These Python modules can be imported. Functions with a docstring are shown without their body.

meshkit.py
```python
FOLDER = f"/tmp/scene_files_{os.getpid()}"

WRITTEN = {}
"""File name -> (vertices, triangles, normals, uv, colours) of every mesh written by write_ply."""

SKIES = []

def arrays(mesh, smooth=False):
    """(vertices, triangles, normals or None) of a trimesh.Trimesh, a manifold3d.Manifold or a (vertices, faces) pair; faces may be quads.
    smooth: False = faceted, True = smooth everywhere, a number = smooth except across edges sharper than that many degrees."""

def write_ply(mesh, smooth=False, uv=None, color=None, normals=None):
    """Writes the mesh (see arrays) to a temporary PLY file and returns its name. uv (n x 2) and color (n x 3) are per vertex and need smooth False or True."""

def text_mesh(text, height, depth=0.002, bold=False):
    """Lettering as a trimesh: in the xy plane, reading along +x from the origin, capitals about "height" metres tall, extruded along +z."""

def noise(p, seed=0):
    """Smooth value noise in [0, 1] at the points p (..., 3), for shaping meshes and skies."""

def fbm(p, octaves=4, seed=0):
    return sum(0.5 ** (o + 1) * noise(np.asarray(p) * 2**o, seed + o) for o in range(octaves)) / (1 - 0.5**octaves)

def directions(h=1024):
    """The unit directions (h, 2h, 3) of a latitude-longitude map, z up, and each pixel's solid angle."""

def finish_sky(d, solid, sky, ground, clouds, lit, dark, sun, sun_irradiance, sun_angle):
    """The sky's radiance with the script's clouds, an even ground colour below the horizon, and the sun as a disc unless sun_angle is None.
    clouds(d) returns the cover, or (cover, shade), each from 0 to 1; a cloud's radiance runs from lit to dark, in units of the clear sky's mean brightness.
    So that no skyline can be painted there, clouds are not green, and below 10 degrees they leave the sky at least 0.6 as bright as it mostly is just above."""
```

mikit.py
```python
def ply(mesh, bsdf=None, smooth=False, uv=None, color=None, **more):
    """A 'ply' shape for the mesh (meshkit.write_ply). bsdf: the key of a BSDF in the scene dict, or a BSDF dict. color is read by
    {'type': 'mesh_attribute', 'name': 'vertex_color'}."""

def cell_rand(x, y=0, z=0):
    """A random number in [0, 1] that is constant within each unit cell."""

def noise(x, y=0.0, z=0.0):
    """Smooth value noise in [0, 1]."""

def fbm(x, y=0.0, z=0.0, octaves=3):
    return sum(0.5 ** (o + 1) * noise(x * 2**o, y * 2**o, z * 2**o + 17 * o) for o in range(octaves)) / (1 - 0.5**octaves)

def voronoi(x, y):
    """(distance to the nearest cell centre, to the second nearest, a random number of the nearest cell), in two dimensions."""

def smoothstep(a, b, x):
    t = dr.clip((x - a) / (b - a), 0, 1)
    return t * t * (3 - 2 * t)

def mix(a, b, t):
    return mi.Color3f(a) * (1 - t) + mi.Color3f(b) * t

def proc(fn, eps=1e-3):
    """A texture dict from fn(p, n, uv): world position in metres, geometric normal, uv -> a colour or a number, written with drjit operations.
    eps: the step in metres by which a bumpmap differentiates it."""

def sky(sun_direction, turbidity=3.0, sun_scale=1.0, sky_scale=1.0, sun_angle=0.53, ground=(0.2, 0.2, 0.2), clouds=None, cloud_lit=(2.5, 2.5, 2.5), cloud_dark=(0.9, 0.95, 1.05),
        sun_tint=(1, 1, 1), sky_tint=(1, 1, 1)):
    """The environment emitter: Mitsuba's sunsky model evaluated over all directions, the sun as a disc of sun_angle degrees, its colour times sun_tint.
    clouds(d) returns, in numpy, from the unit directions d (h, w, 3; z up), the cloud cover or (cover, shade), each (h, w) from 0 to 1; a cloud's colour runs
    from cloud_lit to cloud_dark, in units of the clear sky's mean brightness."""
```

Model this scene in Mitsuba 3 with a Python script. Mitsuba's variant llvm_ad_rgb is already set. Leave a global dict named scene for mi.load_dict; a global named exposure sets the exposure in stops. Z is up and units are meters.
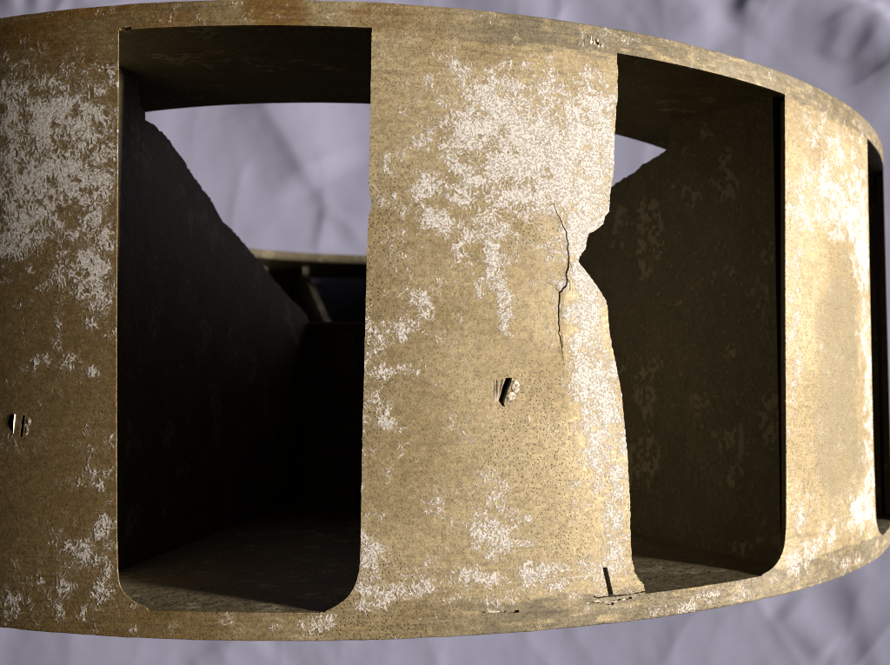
import math, random
import numpy as np
import drjit as dr
import mitsuba as mi
import trimesh, manifold3d as m3
from shapely.geometry import Polygon, LineString
import mikit, meshkit
from mikit import noise, fbm, smoothstep, mix, cell_rand, voronoi

T = mi.ScalarTransform4f
scene, labels = {'type': 'scene'}, {}

# ------------------------------------------------------------------ camera, lamp, exposure
R, HALF = 0.26635, 0.08135                     # outer radius and half width of the casting
AXIS = R + 0.0015                              # height of its axis over the cloth
eye = np.array([0.04432, -0.01562, 0.46635 + R])
fwd, up = np.array([0, 0.05498, -0.99849]), np.array([-0.00528, 0.99847, 0.05498])
scene['camera'] = {
    'type': 'thinlens', 'fov': 58.84, 'fov_axis': 'x', 'near_clip': 0.01, 'far_clip': 20.0,
    'aperture_radius': 0.00075, 'focus_distance': 0.206,
    'to_world': T().look_at(origin=eye.tolist(), target=(eye + fwd).tolist(), up=up.tolist())}
exposure = 0.0
LAMP_AT = np.array([1.86, 0.10, 1.24])         # the desk lamp: its light comes in low from the right
LAMP_AIM = np.array([0.05, 0.02, 0.40])
LAMP_R, LAMP_POWER = 0.10, (1055.0, 922.0, 768.0)


# ------------------------------------------------------------------ materials
MM = 1000.0
ARC = R * MM * math.pi / 180                    # millimetres of arc per degree

def arc_coords(p):
    """Arc length and height on the casting's skin, in millimetres."""
    return dr.atan2(p.x, p.z - AXIS) * (R * MM), p.y * MM

# where white corrosion has broken out on the skin: arc, height, half-widths (mm), strength
BLOOMS = [(-62.1,57.5,14,7.6,0.55), (-50.1,60.7,6.5,6.7,0.5), (-71.9,62.4,8.3,5.5,0.4), (-68,47,12.9,8.7,0.8), (-52.6,46,11.9,9.4,0.75), (-70.7,33.6,11.4,8.2,0.7), (-56.6,32.9,12.1,9.4,0.7), (-46.1,25.8,5.2,10.5,0.7), (-66.9,19.9,9.5,5.9,0.55), (-50,14.1,8.1,7.4,0.6), (-44.2,3.6,3.4,9.1,0.75), (-57.2,7.7,5.4,3.2,0.35), (-73.5,21.5,6.6,6.8,0.5), (-56.1,-6.2,3,3.1,0.5), (-56.4,-13.3,7.4,2.3,0.5), (-46.2,-15.1,3.4,2.3,0.55), (-52.1,-9.9,3.5,2.6,0.4), (-48.5,-32.6,4,2.6,0.55), (-42.7,-36.3,2.5,4.6,0.6), (-44.4,-43.9,3.9,3.5,0.6), (-41.9,-52.7,2.8,6.3,0.65), (-45.7,-56.6,3.4,3.5,0.45), (-47.4,-63,5.6,3,0.5), (-43.1,-69,4.4,4.5,0.7), (-54.4,-68.9,7.3,2.3,0.5), (-67.9,-71.8,6.2,2.5,0.5), (-60.1,-75,8.9,2.3,0.45), (-69.2,-77.5,4.4,2.5,0.45), (-47,-76,4.5,2.5,0.45), (-64.9,-29,1.5,1.6,0.3), (-51.8,-60.1,3.4,1.5,0.35), (-21.5,-78.1,7.7,2,0.35), (-7.6,-77,5,2.2,0.55), (3.7,-77,4.5,1.7,0.5), (16,-76.5,6.2,2,0.35), (30.9,-69.9,6,3,0.65), (41,-69.3,5.6,2.2,0.5), (25.8,-61.9,1.8,6.2,0.5), (26.4,-71.8,3,3.5,0.55), (45.5,59.5,9.4,5.9,0.4), (61.9,63.6,9.8,4.9,0.55), (50.9,51.9,9.5,8,0.65), (67.6,54.5,12.9,8.7,0.75), (82.3,54.6,9.1,9.7,0.75), (59.2,41.7,12.4,8.1,0.7), (76.2,40.2,11.8,9.6,0.75), (88.4,44,5.6,16.8,1.3), (85.8,28.5,6.8,8.3,1.4), (80.7,46.1,6,8.3,0.5), (73.3,48.2,8.8,8.2,0.4), (40.3,44.6,5.8,3.7,0.4), (48.3,33,8,5.8,0.5), (64.7,31.3,7,5.9,0.55), (80.7,30.9,5.4,5.5,0.7), (28.6,39.3,2.3,2.1,0.6), (30.8,29.7,3.1,2.6,0.6), (37.8,31.3,3.7,4.2,0.5), (39.1,24.2,4.2,2.6,0.5), (32.6,23.2,2.6,3.6,0.45), (27.5,19.2,2.1,3.1,0.4), (47,21.1,4.3,3.2,0.5), (57.8,25.5,4.9,3.7,0.5), (56.5,14.9,3.8,6.6,0.6), (70.4,18.6,3.4,2.2,0.5), (59.2,4.4,3.3,6.6,0.6), (60.6,-3.5,2.2,3.9,0.5), (36.6,7.8,3.9,3.6,0.5), (39.3,0,3.1,4.7,0.5), (45.8,-6.3,3.2,2.6,0.4), (31.6,-3.9,5.1,3.1,0.55), (27.3,-9.1,2.3,5.1,0.55), (31.7,-14.2,5.1,3.1,0.45), (29.9,-20.5,3.6,3.8,0.6), (29.2,-26.9,2.3,2.5,0.5), (33.6,-33.7,3.1,1,0.5), (43.4,-28.7,1.8,1,0.5), (26.8,-35.7,1.5,3.5,0.4), (51.2,-17.9,1.9,1.3,0.3), (84.5,17.5,4.3,8.2,1.3), (83,5.1,5.4,7.6,1.2), (85.6,-5.7,5.5,8.7,1.3), (88,-17.8,6.2,8.1,1.2), (89.8,-28.7,5,9.4,0.9), (86.4,-38,5.5,8,0.6), (82,-16.5,4.2,4.8,0.5), (80.5,-7.1,3.6,3.8,0.4), (92.2,-43.5,4.4,9.4,0.6), (93.3,-59.7,3.8,9.3,0.65), (89.2,-66,4.9,3.7,0.5), (56.6,-45,4.8,6.1,0.6), (59.3,-52.8,7,5.6,0.62), (60.7,-60,7,3.6,0.6), (45.8,11.9,10.6,7.8,0.25), (40.4,30.1,11.8,13.1,0.22), (70.4,37,17.3,19,0.2), (79.1,15.8,8.9,8.2,0.3), (91,-35.4,6.2,32.3,0.25), (64.7,-67.1,24.7,4.1,0.2), (42.2,-49.7,2.6,3.5,0.45), (51.3,-55,2.1,3,0.4), (28.2,-52,2.5,2.2,0.4), (27.8,-58.2,2.5,2.5,0.4), (54,-66.5,10.6,1.5,0.45), (75.9,-67.7,10,2.3,0.5), (46.2,-72.5,9,1.5,0.4), (67.5,-71.1,11.1,1.8,0.45), (87.7,-72.5,6.1,2.1,0.5), (25.8,-65.6,1.8,3.7,0.5), (24.4,-4,1,10.2,0.5), (24.1,-21.8,1,7.6,0.45), (24.1,-39.5,1,10,0.5), (24.3,-58.2,1.3,7.4,0.5), (30.6,-39.5,2,2,0.35), (35.4,3.9,6.5,2.1,0.3), (181,67,9.8,6.2,0.55), (196.1,63.1,13.8,7.1,0.55), (183.8,48.8,14.5,8.5,0.65), (204,45.1,17.5,10,0.75), (170.3,38.6,7.3,5.9,0.6), (190.6,36.2,15.9,4.8,0.6), (220.6,49.6,9.2,18.8,0.8), (220.7,20.1,7.9,18.5,0.8), (216.4,27,9.7,9.2,0.6), (223.5,-9,6.9,14.6,0.75), (223.9,-34.4,7,16.2,0.7), (222,-55.9,8,12.4,0.75), (212,-61.8,11,4.8,0.6), (200.1,-65.5,8.9,4,0.6), (207.1,-57.8,8,3.4,0.5), (165.1,25,4,9.7,0.6), (163.5,12.1,3.4,9.6,0.55), (164.7,-3.7,4,9.5,0.5), (163.7,-14.7,5.1,4.4,0.45), (162.1,-31.9,3.3,9.3,0.4), (164.1,-53.7,5.6,4.3,0.45), (165,-60,5.6,3.7,0.5), (182,-68.2,8.3,4.5,0.6), (160.8,-71.8,7.5,4.2,0.5), (169.2,-71.3,7.1,3.7,0.45), (125.5,-77.6,3.5,2.8,0.7), (136.9,-77.6,5.1,2.3,0.55), (108.4,-79.8,8.6,1.6,0.4), (117.3,-79.2,5.1,2.2,0.45), (150.5,-76.5,6.8,3,0.45), (201.1,-77.4,12.7,2.7,0.5), (101.7,78.5,8.5,1.7,0.3), (123.5,74.9,7.9,1.8,0.3)]
S0, S1, H0, H1 = -120.0, 320.0, -86.0, 86.0
gs, gh = np.meshgrid(np.arange(S0, S1), np.arange(H0, H1))
cover = np.zeros_like(gs)
for bs, bh, rs, rh, amp in BLOOMS:
    cover += amp * np.exp(-(((gs - bs) / rs) ** 2 + ((gh - bh) / rh) ** 2) * 0.9)
cover = 1.15 * (1 - np.exp(-cover * 1.15))
GW, GH = gs.shape[1], gs.shape[0]
COVER = mi.Float(np.ascontiguousarray(cover.ravel(), dtype=np.float32))

def bloom_cover(s, h):
    x, y = dr.clip(s - S0, 0, GW - 1.01), dr.clip(h - H0, 0, GH - 1.01)
    i, j = dr.floor(x), dr.floor(y)
    fx, fy = x - i, y - j
    k = mi.UInt32(j) * GW + mi.UInt32(i)
    g = lambda o: dr.gather(mi.Float, COVER, k + o)
    return dr.lerp(dr.lerp(g(0), g(1), fx), dr.lerp(g(GW), g(GW + 1), fx), fy)

def bloom(s, h):
    """(crust mask, thin bloom mask): ragged curling flakes of white corrosion."""
    c = bloom_cover(s, h)
    wx, wy = noise(s * 0.55, h * 0.55, 3.3) - 0.5, noise(s * 0.55, h * 0.55, 8.1) - 0.5
    vx, vy = noise(s * 2.1, h * 2.1, 5.7) - 0.5, noise(s * 2.1, h * 2.1, 2.2) - 0.5
    a, b = s + 1.4 * wx + 0.45 * vx, h + 1.4 * wy + 0.45 * vy
    e, f = 0.83 * a + 0.56 * b, 0.83 * b - 0.56 * a               # turned out of the noise's own grid
    patch = fbm(a * 0.30, b * 0.34, 1.0, octaves=4)
    ridge = 1 - abs(2 * noise(e * 1.25, f * 1.25, 4.0) - 1)
    cell = noise(f * 2.9, e * 2.9, 6.0)
    grit = noise(e * 5.3, f * 5.3, 16.0)
    v = c * 0.64 + 0.01 + (patch - 0.5) * 0.95 + (ridge - 0.7) * 0.36 + (cell - 0.5) * 0.38 + (grit - 0.5) * 0.22
    return smoothstep(0.39, 0.50, v), smoothstep(0.14, 0.44, v)

def pits(s, h):
    d, _, r = voronoi(s * 0.95, h * 0.95)
    rich = 0.5 + 0.5 * smoothstep(0.42, 0.60, fbm(s * 0.045, h * 0.04, 21.0)) * smoothstep(-30, 20, s) * smoothstep(70, 45, h)
    d2, _, r2 = voronoi(s * 1.9 + 7, h * 1.9)
    return rich * dr.maximum(smoothstep(0.13 + 0.13 * r, 0.06 + 0.08 * r, d) * smoothstep(0.25, 0.5, r), 0.8 * smoothstep(0.30, 0.16, d2) * smoothstep(0.45, 0.7, r2))

def skin_color(p, n, uv):
    s, h = arc_coords(p)
    crust, thin = bloom(s, h)
    big = fbm(s * 0.035, h * 0.05, 2.0, octaves=3)
    mott = fbm(s * 0.9, h * 1.1, 7.0, octaves=3)
    grain = noise(s * 3.6, h * 3.6, 9.0)
    lines = noise(s * 0.12, h * 2.6, 4.0) - 0.5
    edge = smoothstep(54, 66, abs(h))
    streak = smoothstep(0.66, 0.80, noise(s * 0.16, h * 1.9, 33.0)) * edge
    c = mix((0.268, 0.216, 0.120), (0.354, 0.296, 0.182), smoothstep(0.3, 0.7, big))
    brown = smoothstep(8, -26, s + 22 * (fbm(s * 0.09, h * 0.06, 44.0) - 0.5))
    c = mix(c, (0.205, 0.145, 0.062), brown * 0.9)
    olive = smoothstep(0.30, 0.62, 0.62 * (fbm(s * 0.10, h * 0.07, 30.0, octaves=4) - 0.5) + 0.62 * smoothstep(34, 8, abs(s - 196)) * smoothstep(66, 25, abs(h + 20)))
    rust = smoothstep(0.40, 0.62, fbm(s * 0.07, h * 0.16, 12.0, octaves=4)) * smoothstep(62, 71, h + 9 * (noise(s * 0.3, h * 0.3, 50.0) - 0.5)) * smoothstep(60, 10, s)
    c = mix(c, (0.19, 0.105, 0.026), rust * 0.85)
    c = c * (0.68 + 0.64 * mott) * (0.76 + 0.48 * grain) * (1 + (0.12 + 0.10 * edge) * lines) * (1 - 0.16 * streak)
    c = mix(c, mi.Color3f(0.205, 0.182, 0.120) * (0.9 + 0.2 * grain), olive * 0.7)
    dull = smoothstep(0.38, 0.70, 0.45 * noise(s * 0.25, h * 0.9, 60.0) + 0.4 * smoothstep(70.5, 74.5, abs(h)) + 0.12 * noise(s * 1.3, h * 1.9, 61.0)) * smoothstep(20, 70, s)
    c = mix(c, c * mi.Color3f(0.50, 0.53, 0.60), dull)
    c = mix(c, (0.045, 0.034, 0.018), pits(s, h) * 0.9)
    white = mix((0.33, 0.315, 0.295), (0.62, 0.615, 0.62), smoothstep(0.30, 0.68, fbm(0.8 * s * 3.0 + 0.6 * h * 3.0, 0.8 * h * 3.0 - 0.6 * s * 3.0, 15.0, octaves=3)))
    c = mix(c, (0.36, 0.325, 0.28), thin * 0.6 * (0.4 + 0.6 * mott))
    return mix(c, white, crust)

def skin_rough(p, n, uv):
    s, h = arc_coords(p)
    crust, thin = bloom(s, h)
    return 0.50 + 0.16 * fbm(s * 0.5, h * 0.7, 3.0) + 0.34 * crust + 0.1 * thin

def skin_metal(p, n, uv):
    crust, thin = bloom(*arc_coords(p))
    return 0.22 * (1 - crust) * (1 - 0.6 * thin)

def skin_height(p, n, uv):
    s, h = arc_coords(p)
    crust, thin = bloom(s, h)
    return (crust * (0.032 + 0.045 * fbm(0.8 * s * 3.0 + 0.6 * h * 3.0, 0.8 * h * 3.0 - 0.6 * s * 3.0, 15.0, octaves=3)) + 0.02 * thin - 0.05 * pits(s, h)
            + 0.011 * noise(s * 3.3, h * 3.3, 1.0) + 0.010 * fbm(s * 0.5, h * 0.8, 5.0) + 0.010 * noise(s * 0.1, h * 2.4, 4.0)) / MM

scene['skin'] = {'type': 'twosided', 'bsdf': {'type': 'bumpmap', 'arbitrary': mikit.proc(skin_height, eps=1.2e-4), 'scale': 1.0,
    'bsdf': {'type': 'principled', 'base_color': mikit.proc(skin_color), 'roughness': mikit.proc(skin_rough), 'metallic': mikit.proc(skin_metal), 'specular': 0.4}}}

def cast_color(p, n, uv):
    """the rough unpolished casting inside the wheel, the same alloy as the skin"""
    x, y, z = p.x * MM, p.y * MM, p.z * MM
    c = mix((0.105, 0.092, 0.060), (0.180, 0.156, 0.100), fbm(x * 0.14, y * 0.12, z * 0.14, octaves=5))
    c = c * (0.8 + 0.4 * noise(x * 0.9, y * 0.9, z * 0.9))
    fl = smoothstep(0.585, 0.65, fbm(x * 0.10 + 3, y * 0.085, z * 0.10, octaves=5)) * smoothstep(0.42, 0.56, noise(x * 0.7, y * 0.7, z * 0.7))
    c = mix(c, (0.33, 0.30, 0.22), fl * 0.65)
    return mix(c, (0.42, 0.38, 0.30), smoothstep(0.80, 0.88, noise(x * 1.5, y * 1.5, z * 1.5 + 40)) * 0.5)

def cast_height(p, n, uv):
    x, y, z = p.x * MM, p.y * MM, p.z * MM
    return (0.22 * fbm(x * 0.40, y * 0.40, z * 0.40, octaves=4) + 0.05 * noise(x * 1.9, y * 1.9, z * 1.9)) / MM

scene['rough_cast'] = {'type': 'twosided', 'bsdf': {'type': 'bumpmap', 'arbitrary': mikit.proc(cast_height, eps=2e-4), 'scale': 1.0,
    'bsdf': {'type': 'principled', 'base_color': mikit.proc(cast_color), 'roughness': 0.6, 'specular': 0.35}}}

def bare_color(p, n, uv):
    return mix((0.55, 0.51, 0.43), (0.80, 0.76, 0.68), noise(p.x * 2200, p.y * 900, p.z * 2200))
scene['bare_metal'] = {'type': 'twosided', 'bsdf': {'type': 'principled', 'base_color': mikit.proc(bare_color), 'roughness': 0.4, 'metallic': 0.25}}
def plug_color(p, n, uv):
    v = fbm(p.x * 1400, p.y * 1400, p.z * 1400)
    return mix((0.16, 0.13, 0.09), (0.62, 0.57, 0.48), smoothstep(0.35, 0.65, v))
scene['plug_crumb'] = {'type': 'twosided', 'bsdf': {'type': 'principled', 'base_color': mikit.proc(plug_color), 'roughness': 0.6}}

def cloth_color(p, n, uv):
    v = fbm(p.x * 30, p.y * 30, 1.0) - 0.5
    w = noise(p.x * 1500, p.y * 1500, 3.0) - 0.5
    return mi.Color3f(0.262, 0.279, 0.418) * (1 + 0.10 * v + 0.10 * w)
scene['bed_sheet'] = {'type': 'twosided', 'bsdf': {'type': 'principled', 'base_color': mikit.proc(cloth_color), 'roughness': 0.85, 'sheen': 0.3, 'specular': 0.2}}
scene['table_wood'] = {'type': 'twosided', 'bsdf': {'type': 'principled', 'base_color': mikit.proc(lambda p, n, uv: mix((0.16, 0.09, 0.05), (0.26, 0.16, 0.09), fbm(p.x * 6, p.y * 60, 2.0))), 'roughness': 0.5}}
scene['lamp_enamel'] = {'type': 'twosided', 'bsdf': {'type': 'principled', 'base_color': {'type': 'rgb', 'value': [0.05, 0.05, 0.055]}, 'roughness': 0.35}}

# ------------------------------------------------------------------ helpers
def add(key, mesh, bsdf, smooth=False, **more):
    assert key not in scene, key
    scene[key] = mikit.ply(mesh, bsdf, smooth, **more)
    return key

def tri(mani):
    m = mani.to_mesh()
    return trimesh.Trimesh(np.array(m.vert_properties[:, :3]), np.array(m.tri_verts), process=False)

def cross(poly):
    """shapely polygon -> CrossSection"""
    polys = [poly] if poly.geom_type == 'Polygon' else list(poly.geoms)
    rings = []
    for q in polys:
        rings.append(np.array(q.exterior.coords)[:-1])
        rings += [np.array(r.coords)[:-1] for r in q.interiors]
    return m3.CrossSection([r.astype(np.float32) for r in rings], m3.FillRule.EvenOdd)

def wrap(v, inward=None):
    """flat (arc mm, height mm, depth mm below the skin) -> world metres on the cylinder"""
    v = np.asarray(v, float)
    s, h, d = v[:, 0], v[:, 1], v[:, 2].copy()
    if inward is not None:
        d = d + inward(s, h)
    th, r = s / (R * MM), R - d / MM
    return np.stack([r * np.sin(th), h / MM, AXIS + r * np.cos(th)], 1)

def plate(poly, thick, cuts=(), inward=None, length=2.4, chamfer=0.0):
    """a curved plate of the casting's skin from its outline in flat (arc, height) millimetres"""
    body = m3.Manifold.extrude(cross(poly), thick)
    if chamfer:
        inner = poly.buffer(-chamfer, join_style=2)
        body = m3.Manifold.extrude(cross(poly), thick - chamfer).translate((0, 0, chamfer)) + m3.Manifold.extrude(cross(inner), thick)
    for c, depth in cuts:
        body -= m3.Manifold.extrude(cross(c), depth + 1).translate((0, 0, -1))
    body = body.refine_to_length(length)
    m = tri(body)
    m.vertices = wrap(m.vertices, inward)
    m.invert()                                   # depth runs inwards: the frame is mirrored
    return m

def revolve(profile, seg=720):
    """closed (radius, y) polygon in metres, turned about the casting's axis"""
    p = np.asarray(profile, float)
    k, th = len(p), np.arange(seg) * 2 * np.pi / seg
    v = np.stack([p[None, :, 0] * np.sin(th)[:, None], np.broadcast_to(p[None, :, 1], (seg, k)), AXIS + p[None, :, 0] * np.cos(th)[:, None]], -1).reshape(-1, 3)
    i, j = np.meshgrid(np.arange(seg), np.arange(k), indexing='ij')
    a, b, c, d = i * k + j, i * k + (j + 1) % k, ((i + 1) % seg) * k + (j + 1) % k, ((i + 1) % seg) * k + j
    f = np.stack([a, b, c, d], -1).reshape(-1, 4)
    m = trimesh.Trimesh(v, np.vstack([f[:, [0, 1, 2]], f[:, [0, 2, 3]]]), process=False)
    if m.volume < 0:
        m.invert()
    return m

def rough_line(pts, step, amp, rng, keep=True):
    """a polyline resampled finely and roughened sideways"""
    p = np.asarray(pts, float)
    out = []
    for a, b in zip(p[:-1], p[1:]):
        n = max(1, int(np.hypot(*(b - a)) / step))
        for k in range(n):
            out.append(a + (b - a) * k / n)
    out.append(p[-1])
    out = np.array(out)
    t = np.gradient(out, axis=0)
    nrm = np.stack([-t[:, 1], t[:, 0]], 1)
    nrm /= np.linalg.norm(nrm, axis=1, keepdims=True) + 1e-9
    w = rng.normal(0, 1, len(out))
    w = 0.6 * w + 0.9 * np.convolve(rng.normal(0, 1, len(out)), np.ones(5) / 5, 'same')[:len(out)]
    w[0] = w[-1] = 0
    return out + nrm * (w * amp)[:, None]

# ------------------------------------------------------------------ the cloth and what is under it
def seg_dist(x, y, pts):
    """signed distance to a polyline (positive on the right of its direction) and the share of the way along it"""
    best, sign, along = np.full(x.shape, 1e9), np.ones(x.shape), np.zeros(x.shape)
    p = np.asarray(pts, float)
    total, run = np.hypot(*np.diff(p, axis=0).T).sum(), 0.0
    for a, b in zip(p[:-1], p[1:]):
        d, L = b - a, np.hypot(*(b - a))
        t = np.clip(((x - a[0]) * d[0] + (y - a[1]) * d[1]) / L ** 2, 0, 1)
        ex, ey = x - a[0] - t * d[0], y - a[1] - t * d[1]
        e = np.hypot(ex, ey)
        m = e < best
        best = np.where(m, e, best)
        sign = np.where(m, np.sign(d[1] * ex - d[0] * ey), sign)
        along = np.where(m, (run + t * L) / total, along)
        run += L
    return best * sign, along

# ridges of the crumpled cloth: crest, height, width left of it, width right of it (metres)
FOLDS = [
    ([(0.454, 0.218), (0.434, 0.262), (0.421, 0.279), (0.405, 0.297), (0.371, 0.318), (0.338, 0.333), (0.314, 0.347)], 0.01, 0.03, 0.012),
    ([(0.408, 0.309), (0.403, 0.324), (0.4, 0.344)], 0.0024, 0.007, 0.02),
    ([(0.435, 0.273), (0.449, 0.283), (0.464, 0.293)], 0.0015, 0.008, 0.02),
    ([(0.458, 0.224), (0.456, 0.239), (0.453, 0.252)], 0.002, 0.006, 0.02),
    ([(0.374, 0.259), (0.384, 0.275), (0.386, 0.288), (0.38, 0.303)], 0.002, 0.01, 0.016),
    ([(0.394, 0.252), (0.405, 0.269), (0.412, 0.285), (0.41, 0.3)], 0.0015, 0.007, 0.014),
    ([(-0.011, 0.089), (-0.028, 0.106), (-0.068, 0.15), (-0.094, 0.191), (-0.117, 0.228), (-0.127, 0.254)], 0.0034, 0.01, 0.05),
    ([(-0.074, 0.155), (-0.094, 0.191), (-0.117, 0.228), (-0.127, 0.254)], 0.01, 0.03, 0.04),
    ([(-0.074, 0.095), (-0.068, 0.12), (-0.062, 0.141)], 0.0027, 0.008, 0.02),
    ([(0.409, -0.285), (0.405, -0.25), (0.398, -0.223), (0.392, -0.197), (0.387, -0.17)], 0.0032, 0.014, 0.055),
    ([(0.371, -0.25), (0.351, -0.231), (0.328, -0.212)], 0.003, 0.012, 0.02),
    ([(-0.182, -0.283), (-0.16, -0.266), (-0.138, -0.249), (-0.118, -0.233)], 0.0041, 0.012, 0.04),
    ([(-0.36, 0.40), (-0.350, 0.34), (-0.345, 0.30)], 0.004, 0.008, 0.014),
    ([(-0.31, 0.40), (-0.318, 0.345), (-0.330, 0.30)], 0.004, 0.008, 0.012),
    ([(-0.27, 0.40), (-0.285, 0.345), (-0.315, 0.30)], 0.0035, 0.007, 0.014),
    ([(-0.24, 0.40), (-0.258, 0.35), (-0.30, 0.31)], 0.0035, 0.007, 0.012),
    ([(-0.215, 0.38), (-0.232, 0.335), (-0.29, 0.30)], 0.005, 0.01, 0.02),
    ([(0.05, 0.42), (0.12, 0.33), (0.14, 0.26), (0.20, 0.20)], 0.007, 0.024, 0.045),
    ([(0.20, 0.42), (0.25, 0.34), (0.29, 0.28)], 0.007, 0.02, 0.03),
    ([(0.30, 0.30), (0.33, 0.335), (0.34, 0.38)], 0.006, 0.012, 0.024),
    ([(-0.55, -0.2), (-0.45, -0.3), (-0.3, -0.33)], 0.01, 0.02, 0.04),
    ([(0.62, -0.3), (0.66, -0.1), (0.64, 0.15)], 0.008, 0.03, 0.04),
]

def cloth_height(x, y):
    P = np.stack([x.ravel(), y.ravel(), np.zeros(x.size)], 1)
    f1 = meshkit.fbm(P * 4.2 + 3.1).reshape(x.shape)
    f2 = meshkit.fbm(P * [11.0, 7.0, 1] + 9.7).reshape(x.shape)
    f3 = meshkit.fbm(P * 26.0 + 1.3).reshape(x.shape)
    f1, f2, f3 = (f - f.mean() for f in (f1, f2, f3))
    z = np.where(x > 0.04, 0.46, 0.24) * np.clip(x - 0.04, -0.32, 0.5) ** 2 + 0.014 * f1 + 0.010 * f2 + 0.0016 * f3
    # fine creases left in the crumpled cotton
    for ang, fq, amp, sd in ((0.9, 11.0, 0.0034, 2.0), (2.2, 15.0, 0.0017, 5.0), (1.5, 24.0, 0.0013, 9.0)):
        u, w = x * math.cos(ang) + y * math.sin(ang), -x * math.sin(ang) + y * math.cos(ang)
        q = np.stack([u.ravel() * fq * 0.35, w.ravel() * fq, np.full(x.size, sd)], 1)
        q[:, 1] += 1.3 * meshkit.fbm(q * 0.6 + 4.0)
        z = z - amp * np.abs(2 * meshkit.noise(q) - 1).reshape(x.shape) ** 0.7
    for pts, H, wl, wr in FOLDS:
        d, t = seg_dist(x, y, pts)
        ends = np.clip(np.minimum(t, 1 - t) / 0.22, 0, 1)
        ends = ends * ends * (3 - 2 * ends)
        z = z + H * ends * np.where(d < 0, np.exp(-(d / wl) ** 2), np.exp(-(d / wr) ** 2))
    # the weight of the casting presses the cloth flat under it
    under = np.exp(-(np.maximum(np.abs(x) - 0.03, 0) / 0.05) ** 2 - (np.maximum(np.abs(y) - 0.075, 0) / 0.03) ** 2)
    z = np.maximum(z + 0.012, 0.0) * (1 - under)
    room = np.where((np.abs(y) < 0.095) & (np.abs(x) < R), AXIS - np.sqrt(np.maximum(R * R - x * x, 0)) - 0.001, 1.0)
    return np.minimum(z, np.maximum(room, 0.0))

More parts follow.
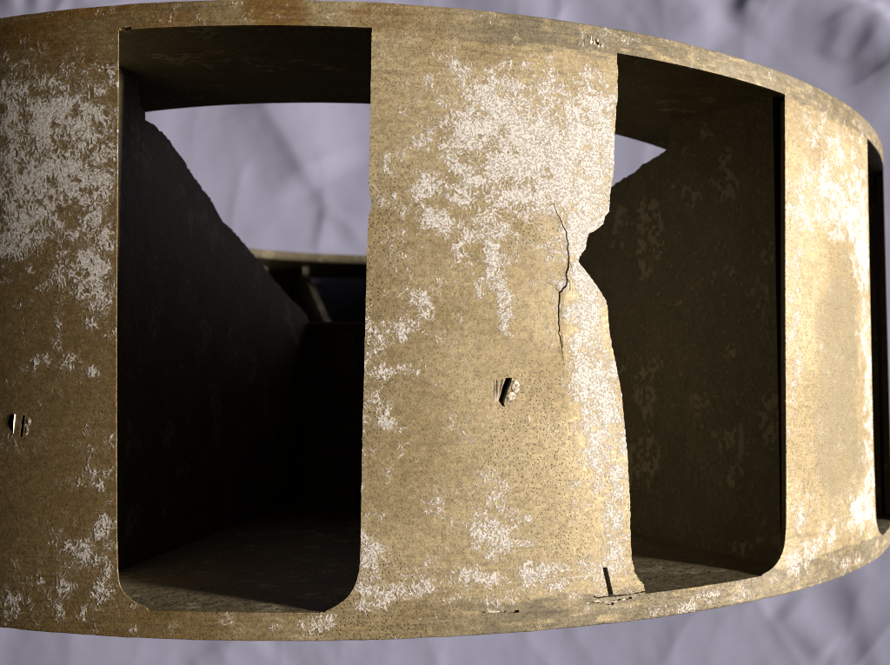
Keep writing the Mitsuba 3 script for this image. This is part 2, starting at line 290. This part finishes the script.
gx, gy = np.meshgrid(np.arange(-0.80, 0.8001, 0.0028), np.arange(-0.62, 0.6201, 0.0028))
gz = cloth_height(gx, gy)
ny, nx = gx.shape
ii, jj = np.meshgrid(np.arange(ny - 1), np.arange(nx - 1), indexing='ij')
quad = np.stack([ii * nx + jj, ii * nx + jj + 1, (ii + 1) * nx + jj + 1, (ii + 1) * nx + jj], -1).reshape(-1, 4)
add('bed_sheet_cloth', trimesh.Trimesh(np.stack([gx, gy, gz], -1).reshape(-1, 3), np.vstack([quad[:, [0, 1, 2]], quad[:, [0, 2, 3]]]), process=False), 'bed_sheet', True)
labels['bed_sheet_cloth'] = {'label': 'crumpled lavender grey bed sheet with soft folds lying under and behind the casting', 'category': 'bed sheet'}
tab = trimesh.creation.box((2.6, 2.2, 0.04)); tab.apply_translation((0, 0, -0.026))
add('ground', tab, 'table_wood')
labels['ground'] = {'kind': 'structure'}

# ------------------------------------------------------------------ the casting
W = 'impeller_wheel'
labels[W] = {'label': 'corroded bronze coloured cast wheel with square windows and a cracked vane, before the sheet', 'category': 'impeller'}
HW = 0.0743                                      # half height of the windows
SK = 0.0011                                      # the rims' skin
rng = np.random.default_rng(11)

def rim_band(sgn):
    c = 0.0007
    prof = [(R, HW), (R, HALF - c), (R - c * 0.3, HALF - c * 0.35), (R - c, HALF), (R - SK - 0.004, HALF + 0.0002), (R - SK - 0.004, HALF - 0.002), (R - SK, HALF - 0.002), (R - SK, HW)]
    m = revolve([(r, sgn * y) for r, y in prof], 1440)
    v = m.vertices
    th = np.arctan2(v[:, 0], v[:, 2] - AXIS)
    edge = np.abs(np.abs(v[:, 1]) - HW) < 1e-6
    outer = np.abs(v[:, 1]) > HALF - 0.001
    nz = meshkit.fbm(np.stack([th * 90, np.full(len(th), 3.0 * sgn), np.zeros(len(th))], 1))
    nz2 = meshkit.fbm(np.stack([th * 25, np.full(len(th), 7.0 * sgn), np.zeros(len(th))], 1))
    v[:, 1] += sgn * np.where(outer, 0.00025 * (nz - nz.mean()) + 0.00012 * (nz2 - nz2.mean()), 0)
    m.vertices = v
    return m
def gouged(m, outlines):
    body = m3.Manifold(m3.Mesh(m.vertices.astype(np.float32), m.faces.astype(np.uint32)))
    for o, depth in outlines:
        cut = m3.Manifold.extrude(cross(o), depth + 0.6).translate((0, 0, -0.6)).refine_to_length(1.5)
        c = tri(cut); c.vertices = wrap(c.vertices); c.invert()
        body = body - m3.Manifold(m3.Mesh(c.vertices.astype(np.float32), c.faces.astype(np.uint32)))
    return tri(body)

def gouge(t0, h0, t1, h1, w, seed):
    g = np.random.default_rng(seed)
    top = rough_line([(t0 * ARC, h0 + w), (t1 * ARC, h1 + w)], 0.4, 0.10, g)
    low = rough_line([(t0 * ARC, h0 - w), (t1 * ARC, h1 - w)], 0.4, 0.10, g)
    return Polygon(np.vstack([top, low[::-1]])).buffer(0)

add(W + '__rim', gouged(rim_band(1), [(gouge(18.66, 76.9, 18.92, 75.9, 0.55, 2), 0.7), (gouge(17.93, 77.2, 18.0, 75.2, 0.2, 3), 0.5), (gouge(-8.9, 74.5, -8.2, 74.6, 0.3, 4), 0.6)]), 'skin', 35)
add(W + '__rim_001', gouged(rim_band(-1), [(gouge(13.2, -75.75, 13.85, -75.8, 0.33, 5), 0.8), (gouge(11.7, -75.5, 13.1, -75.7, 0.12, 6), 0.4), (gouge(18.2, -75.0, 18.75, -75.25, 0.18, 7), 0.6), (gouge(18.8, -75.6, 19.7, -76.0, 0.22, 8), 0.6), (gouge(19.6, -75.2, 20.9, -75.0, 0.2, 9), 0.6)]), 'skin', 35)

# the dished ring under the upper rim, open in the middle
ring = revolve([(R - SK, HW), (R - SK, HALF - 0.002), (R - 0.012, HALF), (0.215, 0.0836), (0.1965, 0.0854), (0.1955, 0.0850), (0.1955, 0.0800), (0.1965, 0.0785), (0.225, 0.0768), (0.250, 0.0752)], 900)
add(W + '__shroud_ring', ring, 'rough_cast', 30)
disc = revolve([(R - SK, -HW), (R - SK, -HALF + 0.002), (R - 0.012, -HALF), (0.03, -HALF), (0.03, -0.0740), (0.235, -0.0740), (0.252, -0.0742)], 900)
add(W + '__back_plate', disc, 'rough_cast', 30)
hub = revolve([(0.022, -0.0738), (0.104, -0.0738), (0.098, -0.068), (0.0945, -0.055), (0.0935, 0.0085), (0.0925, 0.0097), (0.075, 0.0097), (0.074, 0.004), (0.022, 0.004)], 360)
add(W + '__hub', hub, 'rough_cast', 30)

def fix(pts):                                    # degrees, mm -> arc mm, mm
    return [(t * ARC, h) for t, h in pts]

E1_RIGHT = [(20.16, 74.06), (20.19, 68.66), (20.21, 62.12), (20.1, 55.81), (20.01, 49.55), (20.02, 41.95), (19.9, 38.06), (19.75, 34.27), (19.71, 29.85), (19.42, 28.3), (19.23, 26.13), (18.78, 24.3), (18.26, 23.13), (18.1, 21.0), (18.04, 18.87), (17.72, 17.51), (17.57, 15.32), (17.73, 14.34), (18.05, 12.91), (18.44, 10.94), (18.83, 8.83), (19.21, 6.71), (19.48, 4.83), (19.58, 2.65), (19.6, -0.37), (19.73, -4.41), (19.91, -8.01), (20.19, -13.46), (20.53, -20.84), (20.67, -28.22), (20.83, -35.58), (20.93, -49.16), (20.91, -59.93), (20.94, -64.66), (21.12, -68.32), (21.42, -70.31), (21.73, -71.78), (21.83, -73.6)]
E1_LEFT = [(5.39, 73.83), (5.36, 72.23), (5.36, 61.07), (5.33, 47.86), (5.31, 34.76), (5.34, 30.85), (5.47, 29.56), (5.46, 26.96), (5.3, 25.38), (5.24, 16.56), (5.21, 3.67), (5.16, -14.21), (5.1, -31.92), (5.08, -46.96), (5.07, -61.88), (4.94, -66.07), (4.6, -69.74), (3.97, -72.4), (3.23, -74.0)]
E0_RIGHT = [(-8.98, 74.13), (-8.89, 56.15), (-8.75, 29.63), (-8.64, 3.52), (-8.47, -22.21), (-8.3, -47.56), (-8.18, -62.58), (-8.03, -68.28), (-7.73, -70.46), (-7.2, -72.34), (-6.33, -73.9)]
E2_LEFT = [(34.77, 73.92), (34.59, 40.55), (34.38, 8.73), (34.23, -22.53), (34.08, -53.25), (33.95, -63.84), (33.59, -68.79), (32.7, -72.49), (31.36, -74.0)]
E2_RIGHT = [(49.44, 73.9), (49.27, 51.06), (49.13, 13.39), (48.99, -23.63), (49.17, -60.19), (49.32, -68.26), (50.25, -72.5), (51.33, -74.0)]
P_RIGHT = [(7.45, 74.1), (7.45, 20), (7.45, -40), (7.5, -63), (7.75, -69), (8.3, -72.3), (9.2, -74.0)]
P_LEFT = [(-7.45, 74.1), (-7.45, 20), (-7.45, -40), (-7.5, -63), (-7.75, -69), (-8.5, -72.3), (-9.8, -74.0)]

def outline(left, right, seed, amp_l=0.10, amp_r=0.10):
    g = np.random.default_rng(seed)
    def rounded(p):
        p = np.array(p, float)
        for _ in range(2):
            p = np.vstack([p[:1], np.stack([p[:-1] * 0.75 + p[1:] * 0.25, p[:-1] * 0.25 + p[1:] * 0.75], 1).reshape(-1, 2), p[-1:]])
        return p
    left, right = rounded(left), rounded(right) if len(right) < 20 else right
    l, r = rough_line(fix(left), 0.45, amp_l, g), rough_line(fix(right), 0.45, amp_r, g)
    l[0, 1] = r[0, 1] = HW * MM
    l[-1, 1] = r[-1, 1] = -HW * MM
    pts = np.vstack([l[::-1], r])
    return Polygon(pts).buffer(0)

# webs: the two walls behind each face plate; (radius, height) of their outlines
WEB_A = [(0.2625, 0.0768), (0.2305, 0.0775), (0.229, 0.0679), (0.2263, 0.0666), (0.2257, 0.0648), (0.2196, 0.0644), (0.2136, 0.0628), (0.2084, 0.0603), (0.2017, 0.0573), (0.1961, 0.0538), (0.1826, 0.0475), (0.176, 0.0424), (0.1622, 0.0382), (0.1473, 0.0322), (0.1305, 0.0256), (0.1123, 0.0184), (0.0993, 0.015), (0.0935, 0.0125), (0.0915, -0.0745), (0.2625, -0.0745)]
WEB_B = [(0.2625, 0.0768), (0.222, 0.0785), (0.2201, 0.0687), (0.2201, 0.0671), (0.2157, 0.0665), (0.2116, 0.0658), (0.2052, 0.0628), (0.1955, 0.0603), (0.165, 0.046), (0.125, 0.0270), (0.099, 0.016), (0.0935, 0.0110), (0.0915, -0.0745), (0.2625, -0.0745)]
def web(prof, seed, deg_face, side, thick=0.005, split=0.226):
    """the inner wall and its root behind the face plate, as two meshes that meet at one radius"""
    g = np.random.default_rng(seed)
    p = np.array(prof)
    lead = rough_line(p[2:-2], 0.0011, 0.00032, g)
    whole = Polygon(np.vstack([p[:2], lead, p[-2:]])).buffer(0)
    t = math.radians(deg_face)
    er, et = np.array([math.sin(t), 0, math.cos(t)]), np.array([math.cos(t), 0, -math.sin(t)])
    out = []
    for q, k in ((whole.intersection(Polygon([(0, -1), (split, -1), (split, 1), (0, 1)])), thick),
                 (whole.intersection(Polygon([(split, -1), (1, -1), (1, 1), (split, 1)])), thick + 0.0006)):
        m = tri(m3.Manifold.extrude(cross(q), k).refine_to_length(0.02))
        v = m.vertices.copy()
        off = (v[:, 2] - thick) if side > 0 else v[:, 2] - (k - thick)
        w = v[:, :1] * er + v[:, 1:2] * np.array([0, 1.0, 0]) + off[:, None] * et
        w[:, 2] += AXIS
        m.vertices = w
        if m.volume < 0:
            m.invert()
        out.append(m)
    return out

CRACK = [(15.95, 30.65), (16.15, 27.83), (16.41, 26.0), (16.63, 23.88), (16.8, 21.75), (16.89, 17.69), (16.94, 16.62), (16.87, 13.61), (16.74, 11.69), (16.79, 8.8), (16.32, 6.59), (16.3, 2.99), (16.27, -1.47), (16.31, -5.06), (16.39, -6.93), (16.56, -11.73), (16.8, -17.86)]
def crack_poly():
    g = np.random.default_rng(5)
    p = rough_line(fix(CRACK), 0.75, 0.20, g)
    t = np.linspace(0, 1, len(p))
    w = 0.05 + 0.20 * np.clip(np.sin(np.pi * np.clip(t * 1.15, 0, 1)), 0, 1) ** 0.8 + 0.05 * g.random(len(p)) * np.clip(1 - t, 0, 1)
    w = w * np.clip((1 - t) * 4, 0.15, 1)
    d = np.gradient(p, axis=0)
    n = np.stack([-d[:, 1], d[:, 0]], 1)
    n /= np.linalg.norm(n, axis=1, keepdims=True)
    body = Polygon(np.vstack([p + n * w[:, None], (p - n * w[:, None])[::-1]])).buffer(0)
    for a, width in ([(16.88, 15.2), (17.08, 13.6), (17.16, 12.2)], 0.09), ([(16.32, 6.6), (16.12, 7.6), (16.05, 8.9)], 0.08), ([(16.75, 10.6), (16.95, 9.0), (16.98, 7.4)], 0.10), ([(16.41, 26.0), (16.28, 24.2)], 0.07), ([(16.3, -3.0), (16.45, -5.0), (16.5, -8.0)], 0.06):
        body = body.union(LineString(rough_line(fix(a), 0.4, 0.10, g)).buffer(width, cap_style=2, join_style=2))
    return body.buffer(0) if body.geom_type == 'Polygon' else max(body.geoms, key=lambda q: q.area)

def poly(*pts):
    return Polygon(fix(pts))
def slit(a, b, w):
    return LineString(fix([a, b])).buffer(w, cap_style=2)

def bent(s, h):
    """the cracked strip by the broken edge leans inwards towards the window"""
    t = np.clip((s / ARC - 16.2) / 4.6, 0, 1.2)
    lip = 0.22 * np.exp(-((h - 8) / 18) ** 2) * np.clip((s / ARC - (16.55 + 0.012 * (h - 8))) / 0.08, 0, 1) * np.exp(-np.clip(s / ARC - 16.6, 0, 9) / 0.8)
    return -lip + 1.5 * t * t * (3 - 2 * np.minimum(t, 1)) * np.clip((72 - np.abs(h)) / 45, 0, 1)

CENTRES = [-16.45, 12.75, 41.75] + [41.75 + 27.43 * k for k in range(1, 11)]
def shift(pts, c):
    return [(t + c, h) for t, h in pts]
for i, c in enumerate(CENTRES):
    key = W + '__vane' + ('' if i == 0 else '_%03d' % i)
    left, right = shift(P_LEFT, c), shift(P_RIGHT, c)
    cuts, inward, ar, length = [], None, 0.045, 4.0
    if i == 0:
        right, length = E0_RIGHT, 2.4
        cuts = [(poly((-14.31, -26.4), (-14.12, -26.4), (-14.25, -32.05), (-14.44, -32.1)), 2.6)]
    if i == 1:
        left, right, inward, ar, length = E1_LEFT, E1_RIGHT, bent, 0.11, 1.2
        cuts = [(crack_poly(), 9),
                (Polygon(rough_line(fix([(18.2, -73.3), (18.7, -73.9), (19.3, -73.75), (20.1, -73.8), (21.0, -73.75), (22.0, -73.6), (22.0, -74.0), (20.5, -74.15), (19.2, -74.2), (18.6, -74.2), (18.2, -73.3)]), 0.5, 0.12, np.random.default_rng(77))).buffer(0), 9),
                (poly((18.97, -66.2), (19.29, -66.3), (19.69, -74.2), (19.36, -74.2)), 9),
                (poly((13.06, -16.1), (13.43, -16.0), (13.36, -17.6), (13.20, -19.3), (13.12, -20.6), (12.95, -22.4), (13.02, -23.6), (12.86, -23.3), (12.65, -22.0), (12.76, -19.6)), 9)]
    if i == 2:
        left, right, length = E2_LEFT, E2_RIGHT, 2.4
    shape = outline(left, right, 100 + i, 0.045, ar)
    add(key, plate(shape, 0.35, [(q, min(dep, 0.6)) for q, dep in cuts], inward, length), 'skin', 28)
    core = plate(shape.buffer(-1.5, join_style=1).intersection(Polygon([(-999, -74.2), (1999, -74.2), (1999, 74.2), (-999, 74.2)])), 2.2, cuts, inward, length * 1.5)
    xyz = core.vertices - [0, 0, AXIS]
    rad = np.hypot(xyz[:, 0], xyz[:, 2])
    xyz[:, [0, 2]] *= ((rad - 0.00034) / rad)[:, None]
    core.vertices = xyz + [0, 0, AXIS]
    add(key + '__backing', core, 'rough_cast', 28)
    for n, (m_web, m_root) in enumerate((web(WEB_A, 200 + i, c + 3.4, 1, 0.008), web(WEB_B, 300 + i, c - 7.0, -1))):
        t = '' if n == 0 else '_001'
        add(key + '__web' + t, m_web, 'rough_cast')
        add(key + '__web_root' + t, m_root, 'rough_cast')
labels[W + '__vane_001'] = {'label': 'vane with a broken notched edge and a dark crack running down beside it'}

# fine damage on the front: torn slivers, crumbs, lifted flakes and grooves
def sliver(c0, c1, w0, w1, lift, base=0.15):
    """a thin raised tongue of metal between two (deg, mm) points"""
    a, b = np.array(fix([c0, c1]))
    d = (b - a) / np.hypot(*(b - a)); n = np.array([-d[1], d[0]])
    v = []
    for q, w, l in ((a, w0, lift), (a * 0.5 + b * 0.5, (w0 + w1) / 2, lift * 1.2), (b, w1, lift * 0.4)):
        v += [(*(q + n * w), base), (*(q - n * w), base), (*(q + n * w * 0.3), -l), (*(q - n * w * 0.7), -l * 0.8)]
    m = tri(m3.Manifold.hull_points(np.array(v, float)))
    m.vertices = wrap(m.vertices)
    if m.volume < 0: m.invert()
    return m
def scratch(a, b, w):
    return sliver(a, b, w, w * 0.6, 0.05, 0.05)
V0, V1 = W + '__vane', W + '__vane_001'
def crumb(c, rs, rh, lift, seed):
    m = trimesh.creation.icosphere(3, 1.0)
    v = m.vertices
    f = meshkit.fbm(v * 1.6 + seed)
    v = v * (0.75 + 0.7 * (f - f.mean()) + 0.25)[:, None]
    s, h = fix([c])[0]
    m.vertices = wrap(np.stack([s + v[:, 0] * rs, h + v[:, 1] * rh, 0.12 - v[:, 2] * lift], 1))
    if m.volume < 0: m.invert()
    return m
add(V1 + '__sliver', sliver((12.42, -16.5), (12.44, -22.0), 0.22, 0.28, 0.25), 'bare_metal')
add(V1 + '__sliver_001', sliver((12.60, -16.6), (12.55, -22.0), 0.22, 0.26, 0.45), 'bare_metal')
add(V1 + '__sliver_002', sliver((12.93, -16.4), (12.68, -21.2), 0.26, 0.12, 0.40), 'bare_metal')
add(V1 + '__plug', crumb((13.60, -18.2), 1.25, 1.75, 0.5, 3.0), 'plug_crumb', True)
add(V1 + '__plug_001', crumb((13.36, -21.0), 1.25, 1.65, 0.38, 8.0), 'plug_crumb', True)
add(V1 + '__scratch', scratch((15.0, -68.35), (16.9, -68.2), 0.10), 'bare_metal')
add(V1 + '__scratch_001', scratch((16.9, -68.2), (18.85, -68.1), 0.13), 'bare_metal')
add(V0 + '__sliver', sliver((-14.78, -26.2), (-14.87, -31.2), 0.16, 0.10, 0.35), 'bare_metal')
add(V0 + '__plug', crumb((-13.86, -28.0), 0.75, 1.1, 0.35, 5.0), 'plug_crumb', True)
add(V0 + '__plug_001', crumb((-13.98, -30.4), 0.6, 1.3, 0.25, 9.0), 'plug_crumb', True)
RIM = W + '__rim'
for k, (t, h, rs, rh, l) in enumerate([(18.22, 77.6, 0.22, 0.75, 0.3), (18.40, 77.5, 0.20, 0.8, 0.3), (18.36, 76.2, 0.55, 0.7, 0.35), (18.58, 77.4, 0.18, 0.9, 0.3), (18.60, 76.0, 0.5, 0.6, 0.35), (18.82, 76.9, 0.42, 0.40, 0.32), (19.12, 75.9, 0.55, 0.75, 0.4), (18.86, 75.3, 0.4, 0.4, 0.3), (17.80, 77.6, 0.22, 1.5, 0.16), (17.86, 75.2, 0.2, 0.9, 0.16)]):
    add(RIM + '__chip' + ('' if k == 0 else '_%03d' % k), crumb((t, h), rs, rh, l, 20.0 + k), 'bare_metal' if k % 2 else 'plug_crumb', True)
for k, (t, h, rs, rh, l) in enumerate([(18.55, -74.9, 1.0, 0.35, 0.30), (19.1, -75.3, 0.9, 0.3, 0.35), (19.75, -75.5, 1.0, 0.28, 0.30), (20.3, -75.2, 0.8, 0.3, 0.25), (18.0, -75.2, 0.5, 0.3, 0.2), (12.3, -75.5, 2.2, 0.35, 0.2)]):
    add(RIM + '_001__chip' + ('' if k == 0 else '_%03d' % k), crumb((t, h), rs, rh, l, 40.0 + k), 'plug_crumb', True)

# ------------------------------------------------------------------ the lamps that light it (outside the frame)
def frame_to(d):
    d = d / np.linalg.norm(d)
    a = np.cross(d, [0, 1.0, 0.1]); a /= np.linalg.norm(a)
    return np.stack([a, np.cross(d, a), d], 1)

def shade_of_revolution(prof, at, d, seg=64):
    p = np.asarray(prof, float)
    th = np.arange(seg) * 2 * np.pi / seg
    k = len(p)
    v = np.stack([p[None, :, 0] * np.cos(th)[:, None], p[None, :, 0] * np.sin(th)[:, None], np.broadcast_to(p[None, :, 1], (seg, k))], -1).reshape(-1, 3)
    i, j = np.meshgrid(np.arange(seg), np.arange(k - 1), indexing='ij')
    f = np.stack([i * k + j, i * k + j + 1, ((i + 1) % seg) * k + j + 1, ((i + 1) % seg) * k + j], -1).reshape(-1, 4)
    m = trimesh.Trimesh(v @ frame_to(d).T + at, np.vstack([f[:, [0, 1, 2]], f[:, [0, 2, 3]]]), process=False)
    return m

def disc_at(at, d, r, seg=48):
    th = np.arange(seg) * 2 * np.pi / seg
    F = frame_to(d)
    v = np.vstack([[0, 0, 0], np.stack([r * np.cos(th), r * np.sin(th), 0 * th], 1)]) @ F.T + at
    f = np.array([[0, 1 + k, 1 + (k + 1) % seg] for k in range(seg)])
    m = trimesh.Trimesh(v, f, process=False)
    if (m.face_normals[0] @ (d / np.linalg.norm(d))) < 0:
        m.invert()
    return m

aim = LAMP_AIM - LAMP_AT
L = 'desk_lamp'
labels[L] = {'label': 'black desk lamp with a round head shining low across the casting from the right', 'category': 'lamp'}
add(L + '__shade', shade_of_revolution([(LAMP_R + 0.015, 0.03), (LAMP_R + 0.01, -0.02), (0.06, -0.09), (0.03, -0.12), (0.0, -0.125)], LAMP_AT, aim), 'lamp_enamel', True)
add(L + '__bulb', disc_at(LAMP_AT, aim, LAMP_R), 'lamp_enamel', emitter={'type': 'area', 'radiance': {'type': 'rgb', 'value': list(LAMP_POWER)}})
back = LAMP_AT - aim / np.linalg.norm(aim) * 0.12
arm = trimesh.creation.cylinder(0.008, segment=[[back[0], back[1], 0.015], back.tolist()], sections=24)
add(L + '__arm', arm, 'lamp_enamel', 40)
foot = trimesh.creation.cylinder(0.09, 0.02, sections=48); foot.apply_translation((back[0], back[1], 0.005))
add(L + '__base', foot, 'lamp_enamel', 40)
